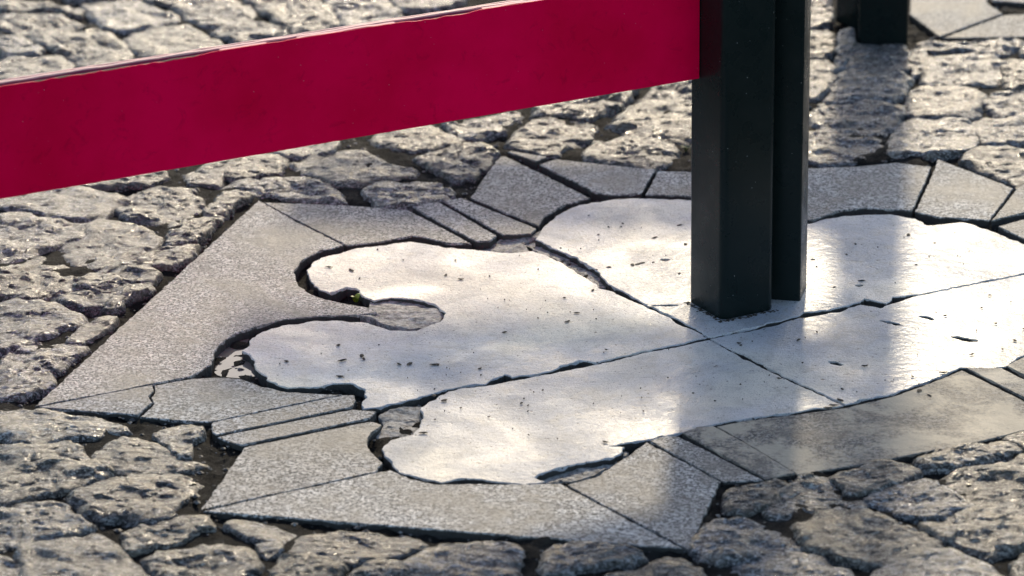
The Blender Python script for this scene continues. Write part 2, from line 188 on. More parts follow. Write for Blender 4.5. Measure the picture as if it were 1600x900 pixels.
MARBLE = {
 'M1':([(-0.0015,0.0024),(-0.0899,-0.0443),(-0.1474,-0.0778),(-0.1673,-0.0726),(-0.1836,-0.0853),(-0.1975,-0.1002),(-0.2201,-0.1147),(-0.252,-0.1266),(-0.2615,-0.1153),(-0.2758,-0.13),(-0.2853,-0.1469),(-0.3074,-0.1504),(-0.331,-0.1624),(-0.3698,-0.1907),(-0.4083,-0.2144),(-0.4337,-0.2239),(-0.4367,-0.205),(-0.4332,-0.1713),(-0.4321,-0.1585),(-0.4541,-0.1384),(-0.474,-0.1376),(-0.4932,-0.1498),(-0.5288,-0.1506),(-0.5454,-0.137),(-0.563,-0.1081),(-0.5716,-0.0859),(-0.5769,-0.0523),(-0.592,-0.0202),(-0.5909,0.0117),(-0.5765,0.0435),(-0.5491,0.0682),(-0.5084,0.0831),(-0.4751,0.0818),(-0.4375,0.0732),(-0.4077,0.0439),(-0.3747,0.0426),(-0.3439,0.0742),(-0.3368,0.1048),(-0.3515,0.1416),(-0.3772,0.1621),(-0.4111,0.1684),(-0.4319,0.1595),(-0.4433,0.1697),(-0.4589,0.205),(-0.472,0.213),(-0.4922,0.1865),(-0.5083,0.2045),(-0.5192,0.2375),(-0.5257,0.281),(-0.5194,0.3117),(-0.5031,0.3371),(-0.4605,0.367),(-0.4257,0.3788),(-0.3908,0.3907),(-0.3375,0.3644),(-0.2847,0.3464),(-0.2498,0.337),(-0.2217,0.3437),(-0.2019,0.3245),(-0.1807,0.2924),(-0.1601,0.2455),(-0.1315,0.1966),(-0.0832,0.1283),(-0.0362,0.0596)],[]),
 'M2':([(0.0019,0.0045),(-0.0327,0.0642),(-0.0795,0.1355),(-0.1225,0.2112),(-0.1342,0.252),(-0.1629,0.3124),(-0.1953,0.3558),(-0.216,0.3913),(-0.2065,0.437),(-0.1861,0.4885),(-0.1581,0.5323),(-0.1213,0.5534),(-0.0799,0.5631),(-0.0391,0.5584),(0.0061,0.5507),(0.1082,0.4536),(0.1652,0.4402),(0.1893,0.4612),(0.2263,0.4735),(0.2804,0.4767),(0.314,0.4558),(0.3286,0.4277),(0.3742,0.4367),(0.3868,0.4307),(0.4097,0.4024),(0.4498,0.3418),(0.5085,0.2688),(0.4333,0.2248),(0.3423,0.1797),(0.2883,0.1523),(0.2493,0.1416),(0.2381,0.1154),(0.2111,0.1383),(0.2039,0.124),(0.1658,0.1014),(0.1519,0.0948),(0.1273,0.0886),(0.1205,0.077),(0.0613,0.037)],[[(-0.0522,0.3),(-0.0416,0.3047),(-0.033,0.3018),(-0.0422,0.2918)],[(0.201,0.1904),(0.2125,0.1949),(0.2196,0.1897),(0.2108,0.1776)],[(-0.0791,0.1257),(-0.0288,0.1261),(-0.025,0.1187),(-0.0753,0.1159)]]),
 'M3':([(-0.0003,-0.0046),(0.0378,-0.0694),(0.0702,-0.1215),(0.0844,-0.1437),(0.1093,-0.1769),(0.1481,-0.2332),(0.1271,-0.2428),(0.1116,-0.2422),(0.0796,-0.2555),(0.0244,-0.2719),(-0.0308,-0.2963),(-0.0508,-0.3137),(-0.0741,-0.3228),(-0.0973,-0.3339),(-0.1166,-0.3412),(-0.1396,-0.3522),(-0.1208,-0.3548),(-0.122,-0.3666),(-0.1347,-0.3856),(-0.156,-0.3964),(-0.1786,-0.4033),(-0.2012,-0.4178),(-0.2237,-0.4323),(-0.2283,-0.4435),(-0.2166,-0.4552),(-0.2388,-0.4619),(-0.3128,-0.4405),(-0.3348,-0.4548),(-0.3572,-0.4408),(-0.3837,-0.4209),(-0.3997,-0.3818),(-0.4052,-0.3464),(-0.396,-0.323),(-0.3712,-0.3079),(-0.3626,-0.282),(-0.3594,-0.2433),(-0.363,-0.2203),(-0.3309,-0.1688),(-0.3058,-0.1569),(-0.2837,-0.1534),(-0.26,-0.1414),(-0.2185,-0.1213),(-0.18,-0.1031),(-0.146,-0.0868),(-0.0901,-0.051)],[]),
 'M4':([(0.0033,-0.0001),(0.0607,0.0277),(0.1216,0.0698),(0.1317,0.0718),(0.1559,0.0827),(0.2048,0.1167),(0.2286,0.1037),(0.2423,0.1152),(0.2882,0.1511),(0.3421,0.1784),(0.4331,0.2235),(0.5264,0.2732),(0.5511,0.1124),(0.4827,-0.0029),(0.4273,-0.0464),(0.3914,-0.072),(0.3769,-0.0892),(0.362,-0.1108),(0.3413,-0.1166),(0.3059,-0.113),(0.2787,-0.1403),(0.2436,-0.1713),(0.2173,-0.1959),(0.184,-0.2157),(0.1524,-0.2292),(0.113,-0.1706),(0.0879,-0.1395),(0.0739,-0.115),(0.0415,-0.0629)],[[(0.2697,0.0758),(0.2804,0.0825),(0.2985,0.0533),(0.2911,0.0466)],[(0.3003,0.0066),(0.3131,0.0107),(0.3284,-0.0106),(0.3474,-0.0274),(0.3395,-0.0384),(0.321,-0.0241)],[(0.1383,-0.08),(0.1499,-0.076),(0.165,-0.1032),(0.1564,-0.1094)],[(0.2167,0.0684),(0.2327,0.063),(0.2581,0.0315),(0.2492,0.0249),(0.2348,0.0441)]]),
}
HOLLOWS = {
 'H1':[(-0.4509,0.0969),(-0.4253,0.0769),(-0.4082,0.0574),(-0.3751,0.0561),(-0.3433,0.0878),(-0.3363,0.1209),(-0.3511,0.1603),(-0.3777,0.181),(-0.4118,0.1873),(-0.4344,0.1783),(-0.4375,0.1443),(-0.4269,0.127),(-0.428,0.1102)],
 'H2':[(-0.2282,-0.4294),(-0.2236,-0.4181),(-0.201,-0.4037),(-0.1783,-0.3891),(-0.1556,-0.3822),(-0.1342,-0.3713),(-0.1207,-0.3502),(-0.1186,-0.3562),(-0.1413,-0.4058),(-0.1869,-0.4422),(-0.2165,-0.443)],
 'H3':[(-0.4142,-0.2326),(-0.3968,-0.2125),(-0.3775,-0.2048),(-0.3619,-0.2033),(-0.3591,-0.2284),(-0.3629,-0.2694),(-0.3755,-0.2952),(-0.3965,-0.3105),(-0.4137,-0.2978),(-0.4054,-0.2678)],
 'H5':[(-0.3044,0.3908),(-0.2805,0.3925),(-0.2619,0.4186),(-0.221,0.4223),(-0.2109,0.4491),(-0.2052,0.4108),(-0.2176,0.4059),(-0.2363,0.3906),(-0.2216,0.3608),(-0.2498,0.3566),(-0.2849,0.3661)],
 'H4':[(-0.2176,0.4059),(-0.1951,0.3756),(-0.1626,0.332),(-0.1328,0.2712),(-0.1221,0.2277),(-0.1311,0.2106),(-0.1598,0.2596),(-0.1805,0.3067),(-0.2018,0.3388),(-0.2164,0.3605),(-0.2363,0.3906)],
}
PUDDLE = [(-0.6267,-0.0514),(-0.6284,-0.0064),(-0.6212,0.0299),(-0.605,0.0571),(-0.5901,0.0565),(-0.5919,0.0334),(-0.5933,0.0059),(-0.579,-0.0264),(-0.5725,-0.0646),(-0.5629,-0.0892),(-0.5739,-0.0932),(-0.5927,-0.0881),(-0.6171,-0.0828),(-0.627,-0.0692)]
DEBRIS = [(-0.1127,0.3077),(-0.0418,0.2996),(-0.0225,0.2858),(-0.1283,0.4638),(-0.1898,0.2671),(-0.1641,0.0694),(-0.2427,0.0796),(0.2073,0.1852),(0.3127,0.1099),(0.2932,-0.1517),(0.2357,-0.171),(0.0858,-0.176),(0.0252,-0.1415),(-0.3318,-0.0951),(-0.3887,-0.0596),(-0.3735,-0.0151),(-0.3153,-0.1501),(-0.0909,-0.0711),(-0.1754,-0.2604),(-0.229,-0.217),(-0.2837,-0.1727),(-0.1131,-0.2421),(-0.0569,-0.2024),(-0.3297,-0.2649),(0.0814,-0.0778),(0.1817,0.2773),(0.2558,0.3262),(0.3567,0.2959),(0.3817,0.0951),(0.3196,0.35),(-0.4592,0.33),(-0.3367,0.2989),(-0.3017,0.2462),(-0.0704,0.2367),(-0.0914,0.3673),(-0.1258,0.3956),(0.105,-0.0338),(0.13,-0.2095),(0.2294,-0.0835),(0.3469,-0.0432),(0.3813,0.0011),(-0.3545,-0.17),(-0.407,-0.125),(-0.5179,-0.0546),(-0.2506,0.1693),(-0.2129,0.1433)]
PEBBLES = [(-0.6302,-0.2964),(-0.8268,-0.3291),(-0.653,-0.4302),(-0.0481,-0.3653),(-0.4904,-0.5893),(-0.3994,-0.707),(0.0234,-0.4221),(-0.3279,0.7369),(-0.3211,0.7123),(-0.6213,0.6129),(-0.4039,0.976),(0.0024,0.7495),(-0.7419,-0.5143),(-0.798,-0.472),(-0.6867,-0.5577),(-0.6075,-0.3646),(0.2356,-0.5628),(0.1048,-0.4945),(0.187,-0.3738)]

INLAY_HULL = [(-0.6107,0.5749),(-0.8367,-0.2047),(-0.6167,-0.2625),(-0.608,-0.3073),(-0.5831,-0.336),(-0.6079,-0.5317),(-0.061,-0.6594),(-0.0106,-0.4681),(0.0756,-0.4486),(0.156,-0.4211),(0.2346,-0.3853),(0.2981,-0.3583),(0.3557,-0.3246),(0.4553,-0.2736),(0.5677,0.1117),(0.5944,0.5306),(0.4728,0.582),(0.3782,0.7263),(0.363,0.6845),(0.3142,0.7078),(0.1831,0.6865),(-0.0377,0.6965),(-0.1864,0.7519),(-0.2648,0.7678),(-0.3081,0.576),(-0.3472,0.5633),(-0.3939,0.5312)]

# ------------------------------------------------------------------ noise
_rng = np.random.RandomState(7)
_perm = _rng.permutation(256)
_perm = np.concatenate([_perm, _perm, _perm])
_grad = _rng.normal(size=(256, 3))
_grad /= np.linalg.norm(_grad, axis=1)[:, None]

def perlin(p):
    p = np.asarray(p, float)
    i = np.floor(p).astype(int)
    f = p - i
    i &= 255
    u = f * f * f * (f * (f * 6 - 15) + 10)
    tot = np.zeros(len(p))
    for dx in (0, 1):
        for dy in (0, 1):
            for dz in (0, 1):
                h = _perm[_perm[_perm[(i[:, 0] + dx) & 255] + ((i[:, 1] + dy) & 255)] + ((i[:, 2] + dz) & 255)]
                g = _grad[h & 255]
                d = f - np.array([dx, dy, dz])
                w = (u[:, 0] if dx else 1 - u[:, 0]) * (u[:, 1] if dy else 1 - u[:, 1]) * (u[:, 2] if dz else 1 - u[:, 2])
                tot += w * (g * d).sum(1)
    return tot * 1.6

def fbm(xy, scale, octaves, seed, gain=0.5):
    xy = np.asarray(xy, float)
    p = np.zeros((len(xy), 3))
    p[:, :xy.shape[1]] = xy
    out = np.zeros(len(xy))
    a = 1.0
    for o in range(octaves):
        q = p * (scale * 2.03 ** o) + np.array([17.3 * seed, 9.1 * seed + o * 5.7, 3.3 * seed + 0.37])
        out += a * perlin(q)
        a *= gain
    return out

def inside(poly, pts):
    poly = np.asarray(poly)
    pts = np.asarray(pts)
    r = np.zeros(len(pts), bool)
    x, y = pts[:, 0], pts[:, 1]
    n = len(poly)
    for k in range(n):
        x1, y1 = poly[k]
        x2, y2 = poly[(k + 1) % n]
        if y1 == y2:
            continue
        c = ((y1 > y) != (y2 > y)) & (x < (x2 - x1) * (y - y1) / (y2 - y1) + x1)
        r ^= c
    return r

def edge_dist(poly, pts):
    poly = np.asarray(poly)
    pts = np.asarray(pts)
    best = np.full(len(pts), 1e9)
    for k in range(len(poly)):
        a = poly[k]
        b = poly[(k + 1) % len(poly)]
        ab = b - a
        t = np.clip(((pts - a) @ ab) / max(ab @ ab, 1e-12), 0, 1)
        best = np.minimum(best, np.linalg.norm(pts - (a + t[:, None] * ab), axis=1))
    return best

# ------------------------------------------------------------------ materials
def new_mat(name):
    m = bpy.data.materials.new(name)
    m.use_nodes = True
    nt = m.node_tree
    b = nt.nodes['Principled BSDF']
    return m, nt, b

class N:
    def __init__(self, nt):
        self.nt = nt
        self.co = nt.nodes.new('ShaderNodeTexCoord').outputs['Object']
        self.geo = nt.nodes.new('ShaderNodeNewGeometry').outputs['Position']
    def noise(self, scale, detail=4, rough=0.55, vec=None, dist=0.0):
        n = self.nt.nodes.new('ShaderNodeTexNoise')
        n.inputs['Scale'].default_value = scale
        n.inputs['Detail'].default_value = detail
        n.inputs['Roughness'].default_value = rough
        n.inputs['Distortion'].default_value = dist
        self.nt.links.new(vec or self.geo, n.inputs['Vector'])
        return n.outputs['Fac']
    def voronoi(self, scale, feature='F1', vec=None, out='Distance'):
        n = self.nt.nodes.new('ShaderNodeTexVoronoi')
        n.feature = feature
        n.inputs['Scale'].default_value = scale
        self.nt.links.new(vec or self.geo, n.inputs['Vector'])
        return n.outputs[out]
    def ramp(self, fac, stops):
        n = self.nt.nodes.new('ShaderNodeValToRGB')
        e = n.color_ramp.elements
        while len(e) < len(stops):
            e.new(0.5)
        for el, (p, c) in zip(e, stops):
            el.position = p
            el.color = (c, c, c, 1) if isinstance(c, (int, float)) else (*c, 1)
        self.nt.links.new(fac, n.inputs['Fac'])
        return n.outputs['Color']
    def mix(self, fac, a, b, mode='MIX'):
        n = self.nt.nodes.new('ShaderNodeMix')
        n.data_type = 'RGBA'
        n.blend_type = mode
        for s, v in ((n.inputs[0], fac), (n.inputs[6], a), (n.inputs[7], b)):
            if isinstance(v, (int, float)):
                s.default_value = v if s.type == 'VALUE' else (v, v, v, 1)
            elif isinstance(v, tuple):
                s.default_value = (*v, 1)
            else:
                self.nt.links.new(v, s)
        return n.outputs[2]
    def math(self, op, a, b=0.0):
        n = self.nt.nodes.new('ShaderNodeMath')
        n.operation = op
        for s, v in ((n.inputs[0], a), (n.inputs[1], b)):
            if isinstance(v, (int, float)):
                s.default_value = v
            else:
                self.nt.links.new(v, s)
        return n.outputs[0]
    def maprange(self, v, a, b, c, d):
        n = self.nt.nodes.new('ShaderNodeMapRange')
        self.nt.links.new(v, n.inputs['Value'])
        for k, x in zip(('From Min', 'From Max', 'To Min', 'To Max'), (a, b, c, d)):
            n.inputs[k].default_value = x
        return n.outputs['Result']
    def random(self):
        return self.nt.nodes.new('ShaderNodeObjectInfo').outputs['Random']
    def bump(self, height, strength, dist, normal=None):
        n = self.nt.nodes.new('ShaderNodeBump')
        n.inputs['Strength'].default_value = strength
        n.inputs['Distance'].default_value = dist
        self.nt.links.new(height, n.inputs['Height'])
        if normal is not None:
            self.nt.links.new(normal, n.inputs['Normal'])
        return n.outputs['Normal']
    def to(self, sock, inp):
        self.nt.links.new(sock, inp)

def mat_cobble():
    m, nt, b = new_mat('hewn_stone')
    n = N(nt)
    big = n.noise(24, 4)
    st = nt.nodes.new('ShaderNodeMapping')
    st.inputs['Rotation'].default_value = (0, 0, 0.3)
    st.inputs['Scale'].default_value = (0.55, 1.25, 1.0)
    nt.links.new(n.geo, st.inputs['Vector'])
    vec = st.outputs['Vector']
    mid = n.noise(165, 8, 0.72, vec, 0.4)
    fine = n.noise(330, 5, 0.75, vec)
    c = n.ramp(mid, [(0.39, (0.012, 0.012, 0.013)), (0.46, (0.045, 0.044, 0.042)), (0.53, (0.135, 0.135, 0.133)), (0.62, (0.44, 0.44, 0.43))])
    c = n.mix(n.ramp(fine, [(0.42, 0.92), (0.50, 0.0)]), c, (0.022, 0.022, 0.023))
    c = n.mix(n.ramp(n.noise(300, 3, 0.6), [(0.57, 0.0), (0.64, 0.7)]), c, (0.62, 0.61, 0.58))
    c = n.mix(n.ramp(big, [(0.48, 0.0), (0.66, 0.55)]), c, (0.17, 0.155, 0.12))
    tint = n.ramp(n.random(), [(0.0, (0.80, 0.83, 0.90)), (0.18, (1.45, 1.43, 1.40)), (0.36, (0.75, 0.72, 0.66)), (0.52, (1.15, 1.08, 0.95)), (0.7, (0.62, 0.63, 0.66)), (0.85, (1.25, 1.25, 1.27)), (1.0, (0.95, 0.88, 0.76))])
    c = n.mix(1.0, c, tint, 'MULTIPLY')
    n.to(c, b.inputs['Base Color'])
    n.to(n.maprange(mid, 0.35, 0.7, 0.52, 0.34), b.inputs['Roughness'])
    b.inputs['Specular IOR Level'].default_value = 0.15
    nb = n.bump(n.noise(110, 8, 0.72, vec), 0.75, 0.005)
    b.inputs['Coat Weight'].default_value = 0.42
    b.inputs['Coat Roughness'].default_value = 0.12
    n.to(nb, b.inputs['Coat Normal'])
    nb = n.bump(fine, 0.7, 0.0024, nb)
    n.to(nb, b.inputs['Normal'])
    return m

def mat_granite(name='granite', base=1.0, patch=0.0):
    m, nt, b = new_mat(name)
    n = N(nt)
    sp = n.noise(270, 4, 0.7)
    sp2 = n.voronoi(300, out='Color')
    sep = nt.nodes.new('ShaderNodeSeparateColor')
    nt.links.new(sp2, sep.inputs[0])
    c = n.ramp(sep.outputs[0], [(0.0, (0.13 * base, 0.13 * base, 0.135 * base)), (0.25, (0.33 * base, 0.325 * base, 0.315 * base)), (0.85, (0.76 * base, 0.75 * base, 0.715 * base))])
    c = n.mix(n.ramp(sp, [(0.44, 0.97), (0.485, 0.0)]), c, (0.018, 0.025, 0.028))
    stain = n.noise(8, 6, 0.62, dist=0.5)
    c = n.mix(n.ramp(stain, [(0.44, 0.0), (0.62, 0.65)]), c, (0.13, 0.127, 0.118))
    gr = n.noise(26, 7, 0.72, dist=0.4)
    c = n.mix(n.ramp(gr, [(0.50, 0.0), (0.66, 0.6)]), c, (0.17, 0.165, 0.15))
    if patch:
        pt = n.math('ADD', n.math('MULTIPLY', n.noise(11, 6, 0.66, dist=0.6), 0.72), n.math('MULTIPLY', n.noise(170, 6, 0.75), 0.28))
        c = n.mix(n.ramp(pt, [(0.47, 0.0), (0.55, patch)]), c, (0.50, 0.46, 0.37))
    tint = n.ramp(n.random(), [(0.0, (0.74, 0.75, 0.78)), (0.4, (1.0, 0.985, 0.96)), (0.7, (0.86, 0.83, 0.78)), (1.0, (1.12, 1.10, 1.06))])
    c = n.mix(1.0, c, tint, 'MULTIPLY')
    n.to(c, b.inputs['Base Color'])
    n.to(n.maprange(stain, 0.3, 0.7, 0.78, 0.62), b.inputs['Roughness'])
    nb = n.bump(n.noise(45, 5), 0.4, 0.004)
    nb = n.bump(sp, 0.5, 0.0014, nb)
    n.to(nb, b.inputs['Normal'])
    return m

def mat_marble():
    m, nt, b = new_mat('worn_marble')
    n = N(nt)
    cloud = n.noise(4.2, 5, 0.55, dist=0.6)
    vein = n.noise(9, 8, 0.64, dist=1.4)
    c = n.ramp(cloud, [(0.38, (0.42, 0.44, 0.475)), (0.48, (0.58, 0.58, 0.575)), (0.60, (0.66, 0.63, 0.545))])
    c = n.mix(n.ramp(vein, [(0.50, 0.0), (0.68, 0.6)]), c, (0.33, 0.34, 0.355))
    grime = n.noise(34, 7, 0.7, dist=0.5)
    c = n.mix(n.ramp(grime, [(0.50, 0.0), (0.66, 0.55)]), c, (0.40, 0.375, 0.32))
    sm = nt.nodes.new('ShaderNodeMapping')
    sm.inputs['Rotation'].default_value = (0, 0, 0.6)
    sm.inputs['Scale'].default_value = (0.12, 1.6, 1.0)
    nt.links.new(n.geo, sm.inputs['Vector'])
    scr = n.noise(150, 2, 0.5, sm.outputs['Vector'])
    c = n.mix(n.ramp(scr, [(0.66, 0.0), (0.71, 0.5)]), c, (0.74, 0.73, 0.70))
    c = n.mix(n.ramp(scr, [(0.27, 0.55), (0.31, 0.0)]), c, (0.20, 0.19, 0.175))
    speck = n.noise(170, 3, 0.6)
    c = n.mix(n.ramp(speck, [(0.305, 0.9), (0.35, 0.0)]), c, (0.05, 0.048, 0.044))
    dirt = n.noise(520, 3, 0.6)
    c = n.mix(n.ramp(dirt, [(0.36, 0.65), (0.46, 0.0)]), c, (0.17, 0.16, 0.14))
    n.to(c, b.inputs['Base Color'])
    wet = n.noise(6.5, 5, 0.6, dist=0.5)
    n.to(n.ramp(wet, [(0.36, 0.30), (0.48, 0.50), (0.66, 0.66)]), b.inputs['Roughness'])
    b.inputs['Specular IOR Level'].default_value = 0.42
    b.inputs['Coat Weight'].default_value = 0.07
    b.inputs['Coat Roughness'].default_value = 0.16
    n.to(n.bump(n.noise(55, 4, 0.6), 0.25, 0.003), b.inputs['Coat Normal'])
    nb = n.bump(n.noise(14, 4), 0.3, 0.006)
    nb = n.bump(n.noise(230, 5, 0.72), 0.6, 0.0020, nb)
    nb = n.bump(speck, 0.4, 0.003, nb)
    n.to(nb, b.inputs['Normal'])
    return m

def mat_broken():
    m, nt, b = new_mat('broken_stone')
    n = N(nt)
    a = n.noise(120, 7, 0.7)
    c = n.ramp(a, [(0.36, (0.10, 0.095, 0.085)), (0.5, (0.36, 0.345, 0.31)), (0.62, (0.58, 0.56, 0.51))])
    n.to(c, b.inputs['Base Color'])
    b.inputs['Roughness'].default_value = 0.6
    n.to(n.bump(n.noise(130, 6, 0.7), 0.9, 0.006), b.inputs['Normal'])
    return m

def mat_soil():
    m, nt, b = new_mat('joint_soil')
    n = N(nt)
    a = n.noise(26, 5, 0.6)
    g = n.noise(480, 3, 0.7)
    c = n.ramp(a, [(0.35, (0.012, 0.012, 0.011)), (0.52, (0.028, 0.027, 0.024)), (0.68, (0.07, 0.068, 0.06))])
    c = n.mix(n.ramp(g, [(0.60, 0.0), (0.72, 0.6)]), c, (0.22, 0.21, 0.18))
    # beyond the built setts the paving goes on as pattern only
    d = nt.nodes.new('ShaderNodeVectorMath'); d.operation = 'LENGTH'
    nt.links.new(n.geo, d.inputs[0])
    far = n.maprange(d.outputs['Value'], 1.9, 2.2, 0.0, 1.0)
    v = n.voronoi(7.0, 'DISTANCE_TO_EDGE')
    stone = n.ramp(v, [(0.05, 0.0), (0.12, 1.0)])
    c = n.mix(n.math('MULTIPLY', stone, far), c, n.ramp(n.noise(120, 7, 0.7), [(0.38, (0.03, 0.03, 0.03)), (0.52, (0.15, 0.147, 0.138)), (0.64, (0.38, 0.37, 0.34))]))
    n.to(c, b.inputs['Base Color'])
    b.inputs['Roughness'].default_value = 0.8
    b.inputs['Specular IOR Level'].default_value = 0.1
    nb = n.bump(n.noise(120, 8, 0.75), 1.0, 0.008)
    nb = n.bump(g, 0.6, 0.002, nb)
    nb = n.bump(n.math('MULTIPLY', stone, far), 0.8, 0.012, nb)
    n.to(nb, b.inputs['Normal'])
    return m

def mat_simple(name, col, rough=0.5, bumps=None, spec=0.5, coat=0.0, metal=0.0):
    m, nt, b = new_mat(name)
    b.inputs['Base Color'].default_value = (*col, 1)
    b.inputs['Roughness'].default_value = rough
    b.inputs['Specular IOR Level'].default_value = spec
    b.inputs['Coat Weight'].default_value = coat
    b.inputs['Metallic'].default_value = metal
    if bumps:
        n = N(nt)
        n.to(n.bump(n.noise(*bumps[:2]), bumps[2], bumps[3]), b.inputs['Normal'])
    return m

def mat_paint(name, col, col2, rough, dot=(0.6, 0.6, 0.58), dots=0.030, spec=0.5):
    m, nt, b = new_mat(name)
    n = N(nt)
    c = n.mix(n.ramp(n.noise(7, 4), [(0.35, 0.0), (0.65, 1.0)]), col, col2)
    v = n.voronoi(95)
    gate = n.ramp(n.noise(21, 2), [(0.46, 0.0), (0.60, 0.8)])
    dd = n.math('MULTIPLY', n.ramp(v, [(dots, 1.0), (dots + 0.02, 0.0)]), gate)
    c = n.mix(n.ramp(n.noise(40, 7, 0.75, dist=0.6), [(0.56, 0.0), (0.72, 0.35)]), c, tuple(0.35 * x for x in col))
    c = n.mix(dd, c, dot)
    b.inputs['Specular IOR Level'].default_value = spec
    n.to(c, b.inputs['Base Color'])
    n.to(n.maprange(n.noise(35, 5), 0.3, 0.7, rough - 0.06, rough + 0.10), b.inputs['Roughness'])
    nb = n.bump(n.noise(220, 3), 0.12, 0.001)
    n.to(nb, b.inputs['Normal'])
    return m

def mat_grit():
    m, nt, b = new_mat('grit_stone')
    n = N(nt)
    n.to(n.ramp(n.noise(140, 2), [(0.35, (0.03, 0.029, 0.026)), (0.5, (0.10, 0.096, 0.085)), (0.66, (0.34, 0.325, 0.29))]), b.inputs['Base Color'])
    b.inputs['Roughness'].default_value = 0.55
    return m

def mat_puddle():
    m, nt, b = new_mat('puddle_water')
    b.inputs['Base Color'].default_value = (0.20, 0.19, 0.16, 1)
    b.inputs['Roughness'].default_value = 0.03
    b.inputs['IOR'].default_value = 1.33
    b.inputs['Specular IOR Level'].default_value = 0.5
    n = N(nt)
    n.to(n.bump(n.noise(40, 2), 0.12, 0.002), b.inputs['Normal'])
    return m

MAT = dict(
    cobble=mat_cobble(), granite=mat_granite(), marble=mat_marble(), broken=mat_broken(), side=mat_simple('soiled_shade_edge', (0.055, 0.052, 0.046), 0.8, (160, 5, 0.8, 0.004)), dark_granite=mat_granite('dark_granite', 0.5, 0.9), soil=mat_soil(), puddle=mat_puddle(),  # side: shade of the gaps put into the colour of soiled slab walls
    post=mat_paint('dark_green_paint', (0.0055, 0.0115, 0.0112), (0.0085, 0.0155, 0.0148), 0.28, dots=0.038, spec=0.25),
    red=mat_paint('crimson_paint', (0.80, 0.0, 0.046), (0.98, 0.0, 0.072), 0.4, dot=(0.8, 0.5, 0.55), dots=0.028, spec=0.04),
    pink=mat_simple('pink_ply', (0.74, 0.24, 0.29), 0.6, (300, 3, 0.4, 0.001)),
    pale=mat_simple('pale_ply', (0.86, 0.50, 0.47), 0.6, (300, 3, 0.4, 0.001)),
    maroon=mat_simple('maroon_glue_line', (0.26, 0.02, 0.08), 0.6),
    wood=mat_simple('bare_wood', (0.34, 0.27, 0.16), 0.75, (260, 4, 0.8, 0.002)),
    gap=mat_simple('dark_ply_gap', (0.03, 0.026, 0.02), 0.9, (260, 4, 0.8, 0.002)),  # near-black strip in the open gap between plies
    leaf=mat_simple('weed_leaf', (0.24, 0.30, 0.02), 0.5),
    grass=mat_simple('grass_blade', (0.09, 0.13, 0.03), 0.55),
    debris_and_shade=mat_simple('dry_debris_and_shade', (0.045, 0.036, 0.026), 0.8),
    grit=mat_grit(),
    pebble=mat_simple('pebble_stone', (0.42, 0.38, 0.31), 0.55, (200, 4, 0.5, 0.002)),
    steel=mat_simple('foot_steel', (0.05, 0.05, 0.05), 0.6),
)

# ------------------------------------------------------------------ mesh helpers
def link(o, parent=None):
    scene.collection.objects.link(o)
    if parent is not None:
        o.parent = parent
    return o

def mesh_obj(name, verts, faces, mat, parent=None, smooth=False):
    me = bpy.data.meshes.new(name)
    me.from_pydata([tuple(map(float, v)) for v in verts], [], [tuple(map(int, f)) for f in faces])
    me.materials.append(mat)
    if smooth:
        me.polygons.foreach_set('use_smooth', [True] * len(me.polygons))
    me.update()
    return link(bpy.data.objects.new(name, me), parent)

def thing(name, label, category, loc=(0, 0, 0), rz=0.0, group=None):
    o = bpy.data.objects.new(name, None)
    o.empty_display_size = 0.05
    o.location = loc
    o.rotation_euler = (0, 0, rz)
    link(o)
    tag(o, label, category, group)
    return o

def tag(o, label, category, group=None):
    o['label'] = label
    o['category'] = category
    if group:
        o['group'] = group
    return o

def signed_area(p):
    p = np.asarray(p)
    q = np.roll(p, -1, 0)
    return 0.5 * (p[:, 0] * q[:, 1] - q[:, 0] * p[:, 1]).sum()

def ccw(p):
    p = np.asarray(p, float)
    return p if signed_area(p) > 0 else p[::-1].copy()

def chaikin(p, times, k=0.25):
    for _ in range(times):
        q = np.roll(p, -1, 0)
        out = np.empty((2 * len(p), 2))
        out[0::2] = p * (1 - k) + q * k
        out[1::2] = p * k + q * (1 - k)
        p = out
    return p

def resample(p, n):
    q = np.vstack([p, p[:1]])
    d = np.concatenate([[0], np.cumsum(np.linalg.norm(np.diff(q, axis=0), axis=1))])
    t = np.linspace(0, d[-1], n, endpoint=False)
    return np.stack([np.interp(t, d, q[:, 0]), np.interp(t, d, q[:, 1])], 1)

def subdivide(p, step):
    out = []
    for k in range(len(p)):
        a, b = p[k], p[(k + 1) % len(p)]
        n = max(1, int(round(np.linalg.norm(b - a) / step)))
        for j in range(n):
            out.append(a + (b - a) * j / n)
    return np.array(out)

def normals_in(p):
    t = np.roll(p, -1, 0) - np.roll(p, 1, 0)
    t /= np.maximum(np.linalg.norm(t, axis=1), 1e-9)[:, None]
    return np.stack([-t[:, 1], t[:, 0]], 1)          # inward for a ccw outline

